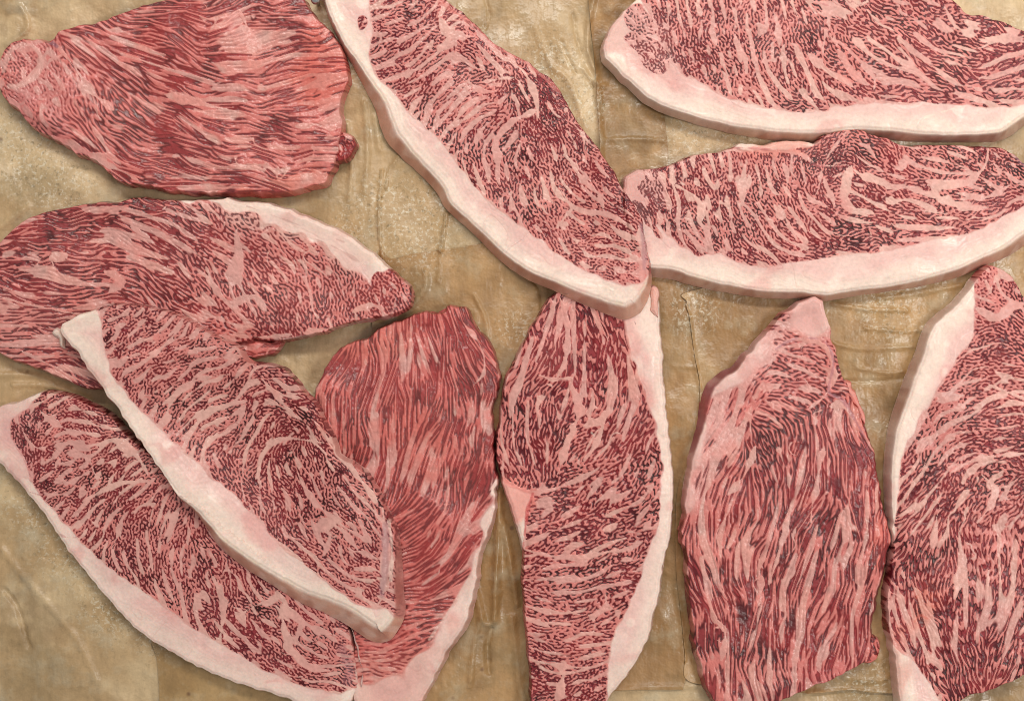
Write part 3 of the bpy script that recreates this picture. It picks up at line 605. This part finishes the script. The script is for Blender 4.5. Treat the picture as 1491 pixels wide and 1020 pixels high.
    bp = N.new('ShaderNodeBump'); bp.inputs['Strength'].default_value = 0.6; bp.inputs['Distance'].default_value = 0.0020
    L.new(plus(ad.outputs[0], facets), bp.inputs['Height']); L.new(bp.outputs['Normal'], P.inputs['Normal'])
    return m
M_PAPER = paper_material()

m_, nt_, N_, L_, P_ = material('brushed_steel')
P_.inputs['Metallic'].default_value = 1.0
P_.inputs['Roughness'].default_value = 0.28
nn_ = N_.new('ShaderNodeTexNoise'); nn_.inputs['Scale'].default_value = 90
cr_ = N_.new('ShaderNodeValToRGB')
cr_.color_ramp.elements[0].color = (0.42, 0.42, 0.41, 1); cr_.color_ramp.elements[1].color = (0.58, 0.58, 0.57, 1)
L_.new(nn_.outputs['Fac'], cr_.inputs['Fac']); L_.new(cr_.outputs['Color'], P_.inputs['Base Color'])
M_STEEL = m_

# ------------------------------------------------------------------ mesh helpers
def mesh_object(name, co, quads, mat, parent=None, colors=None, normals=None, origin=(0, 0, 0), extra=None):
    used = np.unique(quads)
    remap = np.full(len(co), -1, np.int64)
    remap[used] = np.arange(len(used))
    q = remap[quads]
    v = (co[used] - np.array(origin)).astype(np.float32)
    me = bpy.data.meshes.new(name)
    me.vertices.add(len(v)); me.vertices.foreach_set('co', v.ravel())
    me.loops.add(q.size); me.loops.foreach_set('vertex_index', q.ravel().astype(np.int32))
    me.polygons.add(len(q))
    me.polygons.foreach_set('loop_start', (np.arange(len(q)) * 4).astype(np.int32))
    me.polygons.foreach_set('use_smooth', np.ones(len(q), bool))
    me.update(calc_edges=True)
    if colors is not None:
        a = me.attributes.new('Col', 'FLOAT_COLOR', 'POINT')
        cc = np.ones((len(used), 4), np.float32); cc[:, :3] = colors[used]
        a.data.foreach_set('color', cc.ravel())
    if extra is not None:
        a = me.attributes.new('WetGlint', 'FLOAT', 'POINT')
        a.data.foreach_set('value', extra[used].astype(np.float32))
    if normals is not None:
        me.normals_split_custom_set_from_vertices(normals[used].astype(np.float32))
    me.materials.append(mat)
    o = bpy.data.objects.new(name, me)
    COL.objects.link(o)
    if parent is not None:
        o.parent = parent
    return o

def tag(o, label=None, cat=None, group=None, kind=None):
    for k_, v_ in (('label', label), ('category', cat), ('group', group), ('kind', kind)):
        if v_:
            o[k_] = v_
    return o

def empty(name, loc):
    o = bpy.data.objects.new(name, None)
    o.empty_display_size = 0.02
    COL.objects.link(o)
    o.location = loc
    return o

def grid_quads(keep):
    h, w = keep.shape
    i = np.arange(h * w).reshape(h, w)
    q = np.stack([i[:-1, :-1], i[1:, :-1], i[1:, 1:], i[:-1, 1:]], -1)
    f = keep[:-1, :-1] | keep[1:, :-1] | keep[1:, 1:] | keep[:-1, 1:]
    return q[f], f

def grid_normals(co, h, w):
    g = co.reshape(h, w, 3)
    du = np.zeros_like(g); dv = np.zeros_like(g)
    du[:, 1:-1] = g[:, 2:] - g[:, :-2]; du[:, 0] = g[:, 1] - g[:, 0]; du[:, -1] = g[:, -1] - g[:, -2]
    dv[1:-1] = g[2:] - g[:-2]; dv[0] = g[1] - g[0]; dv[-1] = g[-1] - g[-2]
    n = np.cross(dv, du)
    n /= np.linalg.norm(n, axis=2, keepdims=True) + 1e-12
    n[n[..., 2] < 0] *= -1
    return n.reshape(-1, 3)

def world_xy(u, v):
    return (u - CX) * K, -(v - CY) * K

# ------------------------------------------------------------------ the counter and the paper on it
def sheet_z(x, y):
    """lie of the paper: soft waves, crinkles and sharp folds, in metres"""
    rngp = np.random.default_rng(5)
    z = np.zeros_like(x)
    for q in range(26):
        a = rngp.uniform(0, math.pi); f = rngp.uniform(0.006, 0.045); ph = rngp.uniform(0, 6.28)
        s = np.sin((x * math.cos(a) + y * math.sin(a)) * f * 2 + ph + 1.5 * np.sin((y * math.cos(a) - x * math.sin(a)) * 0.011 + q))
        z += s * 0.00032 * (0.012 / f) ** 0.6
    for (amp, wd, pts) in FOLDS + WRINKLES:
        p = spline(pts, 3, closed=False)
        x0, y0 = p.min(0) - 5 * wd; x1, y1 = p.max(0) + 5 * wd
        k = (x > x0) & (x < x1) & (y > y0) & (y < y1)
        if k.any():
            dd = nearest(p, x[k], y[k])[0]
            tt = np.exp(-(dd / wd) ** 2)
            z[k] += amp * tt * (FOLD_GAIN if wd > 0 else 1)
    return z
FOLD_GAIN = 1.3
FOLDS = [  # height, half width, line: raised folds and pressed creases
    (.0016, 2.2, [(556,248),(552,300),(553,340),(558,376)]), (.0012, 2.6, [(579,228),(566,250),(561,272)]), (.0018, 2.4, [(650,312),(645,345),(641,365)]),
    (.0009, 3.0, [(641,366),(640,390),(638,410)]), (.0010, 4, [(505,180),(512,240),(508,290)]), (.0010, 4, [(530,150),(535,220),(530,280)]), (.0008, 4, [(545,170),(552,215)]),
    (-.0010, 2.5, [(835,20),(838,45),(846,75)]), (-.0008, 2.5, [(818,60),(828,85),(838,105)]), (.0016, 4.5, [(866,-10),(858,30),(856,70),(868,110),(872,160),(875,230)]), (.0012, 4, [(850,100),(866,120),(880,124)]),
    (-.0008, 2.5, [(706,-5),(712,20),(706,40)]), (.0007, 5, [(780,40),(800,90),(830,120),(850,180)]), (.0008, 3, [(878,204),(920,202),(965,204)]),
    (.0022, 5, [(727,716),(725,780),(722,840),(720,900)]), (-.0016, 4, [(716,915),(710,940),(712,980)]), (.0014, 5, [(732,760),(745,830),(752,880)]), (.0012, 4, [(700,900),(690,940),(684,1000)]), (.0014, 5, [(690,850),(705,905),(722,905)]), (.0012, 6, [(745,900),(752,960),(760,1020)]),
    (.0007, 2.2, [(1003,458),(1010,510),(1014,540),(1019,566)]), (.0006, 2, [(980,533),(1014,535)]), (.0007, 2.5, [(985,860),(992,910),(996,960)]), (.0009, 5, [(890,1004),(950,1000),(1060,996)]),
    (.0010, 3, [(1213,442),(1260,450),(1320,452)]), (.0008, 2.5, [(1260,478),(1320,482),(1362,476)]), (-.0009, 2.5, [(1230,555),(1290,554),(1325,548)]), (.0008, 2.5, [(1250,536),(1290,543),(1316,540)]), (.0008, 3, [(1215,500),(1260,508),(1330,504)]), (.0008, 3, [(1280,434),(1330,428),(1400,415)]),
    (-.0012, 4, [(5,860),(25,890),(40,940)]), (.0008, 6, [(0,800),(50,860),(110,930),(140,990)]), (-.0006, 2, [(62,811),(98,812)]), (.0010, 5, [(0,545),(50,548),(100,566)]), (.0011, 4, [(20,560),(70,562),(130,582)]), (.0008, 5, [(0,330),(40,300)]), (.0009, 4, [(30,10),(40,40),(10,66)]),
    (.0010, 3, [(1175,1009),(1225,1004),(1270,1004)]), (.0008, 4, [(1230,985),(1270,990),(1290,985)]), (-.0008, 3, [(765,395),(785,420),(790,450)]), (.0008, 3, [(690,430),(705,460),(710,490)]), (.0012, 5, [(620,395),(618,420),(600,445)]),
]
WRINKLES = []
_r = np.random.default_rng(77)
for _ in range(150):      # many short fine wrinkles, mostly running up the picture
    x_, y_ = _r.uniform(-40, 1530), _r.uniform(-40, 1060)
    a_ = _r.normal(math.pi / 2, 0.55); l_ = _r.uniform(25, 95); b_ = _r.normal(0, 0.18)
    WRINKLES.append((_r.uniform(.00012, .00035), _r.uniform(3.0, 7.0),
                     [(x_, y_), (x_ + l_ / 2 * math.cos(a_), y_ + l_ / 2 * math.sin(a_)), (x_ + l_ * math.cos(a_ + b_), y_ + l_ * math.sin(a_ + b_))]))
table = bpy.data.meshes.new('counter_top')
table.from_pydata([(-1.6, -1.2, -.006), (1.6, -1.2, -.006), (1.6, 1.2, -.006), (-1.6, 1.2, -.006), (-1.6, -1.2, -.05), (1.6, -1.2, -.05), (1.6, 1.2, -.05), (-1.6, 1.2, -.05)], [],
                  [(0, 1, 2, 3), (4, 7, 6, 5), (0, 4, 5, 1), (1, 5, 6, 2), (2, 6, 7, 3), (3, 7, 4, 0)])
table.materials.append(M_STEEL)
to = bpy.data.objects.new('counter_top', table); COL.objects.link(to)
tag(to, kind='structure')

WET_GLINT_SPOTS = [(600,330,70),(560,300,50),(640,290,45),(40,230,60),(90,270,50),(30,180,40),(60,730,60),(110,800,60),(170,870,60),(230,915,40),(20,660,40),(800,90,45),(850,150,40),(1010,190,50),(1080,205,40),(1255,985,40),(700,60,30),(520,330,40),(750,480,30),(1290,450,50),(1010,450,40)]  # wet crinkled zones whose glints are painted into the paper colour
STAINS = [(716,930,16,.8),(712,960,12,.6),(690,995,14,.6),(1290,590,20,.45),(1270,620,16,.4),(985,560,20,.25),(930,190,30,.5),(900,140,30,.5),(940,210,20,.4),(20,20,45,.5),(50,900,50,.35),(20,860,30,.4),(1090,440,20,.4),(620,420,14,.35),(900,20,40,.6),(880,60,25,.5),(1240,992,5,.9),(1262,990,4,.8),(1425,60,40,.3)]

def paper_sheet(label, poly, level, col_a, col_b, step, seed, group=None):
    P = spline(np.array(poly, float), 4) if len(poly) > 4 else None
    if P is None:
        p = np.array(poly, float)
        P = np.vstack([p[i] + (p[(i + 1) % 4] - p[i]) * np.linspace(0, 1, 400, endpoint=False)[:, None] for i in range(4)])
    x0, y0 = P.min(0) - 2 * step; x1, y1 = P.max(0) + 2 * step
    def axis(a, b, lo, hi):      # fine inside the picture, coarse beyond it
        parts = [np.arange(a, min(b, lo), 9.0), np.arange(max(a, lo), min(b, hi), step), np.arange(max(a, hi), b, 9.0)]
        return np.concatenate([p for p in parts if len(p)])
    xs = axis(x0, x1, -30, 1521); ys = axis(y0, y1, -30, 1050)
    X, Y = np.meshgrid(xs, ys)
    ins = poly_mask(P, xs, ys)
    q, f = grid_quads(ins)
    near = np.zeros(ins.shape, bool)
    near[:-1, :-1] |= f; near[1:, :-1] |= f; near[1:, 1:] |= f; near[:-1, 1:] |= f
    snap = near & ~ins
    dd, ii = nearest(P, X[snap], Y[snap])
    X[snap] = P[ii, 0]; Y[snap] = P[ii, 1]
    Z = sheet_z(X, Y) + level
    if len(poly) > 4:
        de_ = np.zeros(X.shape); de_[:] = 1e3
        kk = near
        de_[kk] = nearest(P, X[kk], Y[kk])[0]
        Z = Z + 0.0004 * np.exp(-de_ / 9.0) * (1 + 0.4 * noise(X.shape, 12 / step, seed + 3))
    wx, wy = world_xy(X, Y)
    co = np.stack([wx, wy, Z], -1).reshape(-1, 3)
    m = sstep(-1.2, 1.2, noise(X.shape, 40 / step, seed) + 0.5 * noise(X.shape, 9 / step, seed + 1))
    c = mix(srgb(*col_a) * np.ones(X.shape + (3,)), srgb(*col_b) * np.ones(X.shape + (3,)), m).reshape(-1, 3)
    wet = np.zeros(X.shape)  # weight of the painted glint flecks in the wet zones
    for (wx_, wy_, wr_) in WET_GLINT_SPOTS:
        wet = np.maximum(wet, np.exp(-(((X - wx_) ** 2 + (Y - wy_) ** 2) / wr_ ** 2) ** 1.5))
    for (bx_, by_, br_, ba_) in STAINS:
        t_ = ba_ * np.exp(-((X - bx_) ** 2 + (Y - by_) ** 2) / br_ ** 2) * sstep(-1.0, 0.8, noise(X.shape, 6 / step, seed + 7))
        c = mix(c, srgb(112, 78, 44) * np.ones_like(c), t_.reshape(-1))
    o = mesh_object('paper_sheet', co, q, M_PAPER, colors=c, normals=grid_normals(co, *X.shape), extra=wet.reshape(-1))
    return tag(o, label, 'paper', group)

paper_sheet('large grey-green greasy parchment sheet spread under all the steaks', [(-260, -200), (1750, -200), (1750, 1220), (-260, 1220)], -.0016, (204, 178, 138), (184, 154, 113), 2.6, 11)
paper_sheet('brown parchment sheet showing between the middle steaks, its edge crossing below the long central steak',
            [(548,379),(570,377),(600,370),(640,364),(702,354),(800,330),(868,262),(868,120),(862,-60),(963,-60),(966,120),(968,168),(973,214),(985,300),(1100,320),(1560,350),(1590,500),(1560,700),(1300,760),(1060,800),(998,985),(985,1002),(880,1008),(800,1060),(690,1080),(600,1070),(560,900),(540,600)], -.0011,
            (178, 141, 96), (154, 117, 74), 2.6, 21)
paper_sheet('olive brown parchment sheet under the right-hand pair of steaks with straight left edge',
            [(1000,440),(1004,462),(1012,520),(1019,566),(1014,640),(990,700),(984,760),(985,830),(990,880),(997,950),(1000,988),(1060,998),(1170,1008),(1240,1003),(1300,1008),(1560,1010),(1580,700),(1560,380),(1300,375),(1020,420)], -.0006,
            (180, 144, 98), (156, 119, 76), 2.6, 31)
paper_sheet('brown parchment corner at the bottom edge left of centre, beside the lower left steak',
            [(224,925),(228,960),(231,1000),(236,1080),(300,1110),(480,1100),(520,1060),(430,985),(300,940)], -.0010,
            (180, 148, 102), (160, 128, 84), 2.6, 41)

# ------------------------------------------------------------------ the steaks
LABELS = {
 'A': 'broad reddish steak with long streaks and no fat cap, in the top left corner',
 'B': 'long marbled steak with thick cream fat cap slanting down from the top centre',
 'C': 'marbled steak in the top right corner with fat cap along its lower edge',
 'D': 'boat-shaped marbled steak just below the top right one, fat cap along its bottom',
 'E': 'streaky steak at the left edge with pale fat along its upper right rim',
 'F': 'marbled steak lying on top of three others at lower left, thick white fat cap',
 'G': 'marbled steak in the bottom left corner, partly covered by the steak on top of it',
 'H': 'dark red finely streaked steak at bottom centre tucked under the overlapping steak',
 'I': 'upright marbled steak right of centre with smooth pale fat cap along its right side',
 'J': 'upright red steak with narrow fatty tip pointing up and vertical streaks',
 'K': 'upright steak cut off by the right edge with cream fat cap on its upper left',
}
ON = {'F': 'GHE', 'B': 'ID', 'E': 'H'}
CG = 5.0
GX = np.arange(-120, 1680, CG); GY = np.arange(-120, 1180, CG)
TOPS = {}

def sample(M, X, Y):
    fx = np.clip((X - GX[0]) / CG, 0, len(GX) - 1.001); fy = np.clip((Y - GY[0]) / CG, 0, len(GY) - 1.001)
    i, j = fx.astype(int), fy.astype(int); a, b = fx - i, fy - j
    return M[j, i] * (1 - a) * (1 - b) + M[j, i + 1] * a * (1 - b) + M[j + 1, i] * (1 - a) * b + M[j + 1, i + 1] * a * b

def dilate(M, r):
    out = M.copy()
    for dy in range(-r, r + 1):
        for dx in range(-r, r + 1):
            if dx * dx + dy * dy <= r * r:
                out = np.maximum(out, np.roll(np.roll(M, dy, 0), dx, 1))
    return out

def surface_parts(st, base, parent, origin, mats, names):
    h, w = st.X.shape
    q, f = grid_quads(st.inside)
    near = np.zeros((h, w), bool)
    near[:-1, :-1] |= f; near[1:, :-1] |= f; near[1:, 1:] |= f; near[:-1, 1:] |= f
    snap = near & ~st.inside
    X, Y = st.X.copy(), st.Y.copy()
    X[snap] = st.out[st.idx[snap], 0]; Y[snap] = st.out[st.idx[snap], 1]
    wx, wy = world_xy(X, Y)
    co = np.stack([wx, wy, base + st.z], -1).reshape(-1, 3)
    nr = grid_normals(co, h, w)
    col = st.color.reshape(-1, 3)
    capf = st.cap.reshape(-1)[q].mean(1) > 0.5
    if len(names) == 1:
        capf[:] = False
    made = []
    for sel, name, mat in ((~capf, names[0], mats[0]), (capf, names[-1], mats[-1])):
        if sel.sum() > 20:
            made.append(mesh_object(name, co, q[sel], mat, parent, col, nr, origin))
    # underside: every eighth grid line is enough
    k = 8
    Xc, Yc, bc, ic = st.X[::k, ::k].copy(), st.Y[::k, ::k].copy(), base[::k, ::k], st.inside[::k, ::k]
    qc, fc = grid_quads(ic)
    nc = np.zeros(ic.shape, bool)
    nc[:-1, :-1] |= fc; nc[1:, :-1] |= fc; nc[1:, 1:] |= fc; nc[:-1, 1:] |= fc
    sc_ = nc & ~ic
    idc = st.idx[::k, ::k]
    Xc[sc_] = st.out[idc[sc_], 0]; Yc[sc_] = st.out[idc[sc_], 1]
    wx, wy = world_xy(Xc, Yc)
    cob = np.stack([wx, wy, bc - 0.0001], -1).reshape(-1, 3)
    cb = st.color[::k, ::k].reshape(-1, 3)
    made.append(mesh_object('underside', cob, qc[:, ::-1], mats[0], parent, cb, None, origin))
    return made

SCRAPS = {   # small loose flaps that hang on a steak: outline, lie, colour
 'A': [('torn_flap', dict(outline=[(490,190),(506,194),(516,204),(519,215),(512,227),(498,237),(484,240),(486,215)], flow=[(505,215,60,2,.6)], tone=1, wl=6.5, vwl=20, relief=1.6, lump=2, thick=.012, side_lean=(120,34,38), shoulder=5, rag=1.2, depth=.9), 0.0)],
 'E': [('hanging_flap', dict(outline=[(345,494),(380,494),(413,494),(411,505),(402,515),(380,523),(350,524),(340,508)], flow=[(380,505,2,6,.0)], tone=.9, wl=6.5, vwl=20, relief=1.2, thick=.009, side_lean=(140,60,56), shoulder=5, depth=.55), 0.0)],
 'F': [('loose_fat_edge', dict(outline=[(74,486),(78,481),(84,480),(91,494),(95,508),(88,505),(82,496),(77,493)], flow=[(80,490,60,2,-2)], fat=[[(50,460),(110,460),(110,520),(50,520)]], thick=.003, shoulder=3, side_fat=(200,172,158)), 0.0105)],
 'G': [('membrane_strip', dict(outline=[(507,900),(514,905),(519,930),(526,960),(530,985),(528,1005),(521,1003),(521,975),(515,945)], flow=[(518,950,75,4,-1.5)], fat=[[(490,880),(540,880),(540,1020),(490,1020)]], tint=[((196,140,140),.8,[(490,880),(540,880),(540,1020),(490,1020)])], thick=.0165, shoulder=3, side_fat=(170,110,112)), 0.0)],
 'I': [('orange_fat_lump', dict(outline=[(940,420),(952,417),(960,430),(962,452),(960,466),(950,462),(944,445)], flow=[(950,440,80,3,-1.5)], fat=[[(930,400),(980,400),(980,480),(930,480)]], tint=[((214,120,106),.75,[(930,400),(980,400),(980,480),(930,480)])], thick=.018, shoulder=5, side_fat=(190,96,88)), 0.0)],
 'J': [('red_fat_lump', dict(outline=[(1221,553),(1230,551),(1240,556),(1241,566),(1252,590),(1262,615),(1254,618),(1240,592),(1226,572)], flow=[(1240,570,60,2,-1)], fat=[[(1200,530),(1280,530),(1280,640),(1200,640)]], tint=[((214,78,68),.9,[(1200,530),(1280,530),(1280,640),(1200,640)])], thick=.008, shoulder=4, side_fat=(196,62,58)), 0.0),
       ('red_fat_lump', dict(outline=[(1206,497),(1213,498),(1217,507),(1214,513),(1207,511)], flow=[(1212,505,80,2,-1)], fat=[[(1190,480),(1240,480),(1240,530),(1190,530)]], tint=[((216,110,98),.9,[(1190,480),(1240,480),(1240,530),(1190,530)])], thick=.005, shoulder=4, side_fat=(190,80,72)), 0.0),
       ('torn_flap', dict(outline=[(1268,925),(1280,930),(1284,945),(1277,960),(1264,968),(1254,966),(1258,945)], flow=[(1270,945,60,2,0)], tone=1, wl=6.5, vwl=20, thick=.008, shoulder=4, tint=[((206,104,96),.8,[(1240,910),(1300,910),(1300,990),(1240,990)])], side_lean=(140,50,50)), 0.0)],
}

for i, key in enumerate(ORDER):
    d = STEAKS[key]
    st = Steak(d, i + 1)
    base = np.zeros(st.X.shape)
    if key in ON:
        under = np.zeros((len(GY), len(GX)))
        for u in ON[key]:
            under = np.maximum(under, TOPS[u])
        foot = dilate(under, 7)
        soft = np.maximum(blur(foot, 7), 0)
        base = np.maximum(sample(soft, st.X, st.Y), sample(under, st.X, st.Y) + 0.0002 * (sample(under, st.X, st.Y) > 0.001))
        base = np.where(base < 0.0004, 0, base)
    cx, cy = world_xy(st.out[:, 0].mean(), st.out[:, 1].mean())
    zb = float(base[st.inside].min())
    root = empty('steak', (cx, cy, zb))
    tag(root, LABELS[key], 'steak', 'raw steaks laid out on the parchment')
    wet = d.get('tone', 0) > 0.45
    names = ('lean_meat', 'fat_cap') if d.get('fat') else ('lean_meat',)
    surface_parts(st, base, root, (cx, cy, zb), (M_WET if wet else M_LEAN, M_FAT), names)
    for s_, (nm, sd, lift) in enumerate(SCRAPS.get(key, [])):
        sc = Steak(dict(sd, lift=lift), 200 + i * 5 + s_)
        parts = surface_parts(sc, np.full(sc.X.shape, lift), root, (cx, cy, zb), (M_FAT if sd.get('fat') else M_WET,) * 2, (nm,))
        bpy.data.objects.remove(parts[-1])
    top = np.zeros((len(GY), len(GX)))
    gx, gy = np.meshgrid(GX, GY)
    ii = np.round((gx - st.xs[0]) / STEP).astype(int); jj = np.round((gy - st.ys[0]) / STEP).astype(int)
    ok = (ii >= 0) & (ii < len(st.xs)) & (jj >= 0) & (jj < len(st.ys))
    zz = np.where(st.inside, base + st.z, 0)
    top[ok] = zz[jj[ok], ii[ok]]
    TOPS[key] = top

# ------------------------------------------------------------------ small steel stud between the two top left steaks
def lathe(name, prof, mat, parent, seg=24):
    n = len(prof)
    v = [(r * math.cos(2 * math.pi * s / seg), r * math.sin(2 * math.pi * s / seg), z) for s in range(seg) for r, z in prof]
    fc = [(s * n + k, ((s + 1) % seg) * n + k, ((s + 1) % seg) * n + k + 1, s * n + k + 1) for s in range(seg) for k in range(n - 1)]
    me = bpy.data.meshes.new(name); me.from_pydata(v, [], fc)
    for p in me.polygons: p.use_smooth = True
    me.materials.append(mat)
    o = bpy.data.objects.new(name, me); COL.objects.link(o); o.parent = parent
    return o
zs = 0.0
f_ = 1 - 0.012 / HC
sx, sy = world_xy(CX + (459 - CX) * f_, CY + (-1 - CY) * f_)
stud = empty('metal_pin', (sx, sy, zs))
tag(stud, 'small round silver metal pin head between the two steaks at the top edge', 'pin')
lathe('shank', [(0.0001, 0), (0.0011, 0), (0.0011, 0.0095), (0.0006, 0.0097)], M_STEEL, stud)
lathe('pin_head', [(0.0002, 0.0092), (0.0020, 0.0094), (0.00235, 0.0104), (0.0022, 0.0116), (0.0017, 0.0125), (0.0009, 0.0130), (0.00002, 0.0132)], M_STEEL, stud)
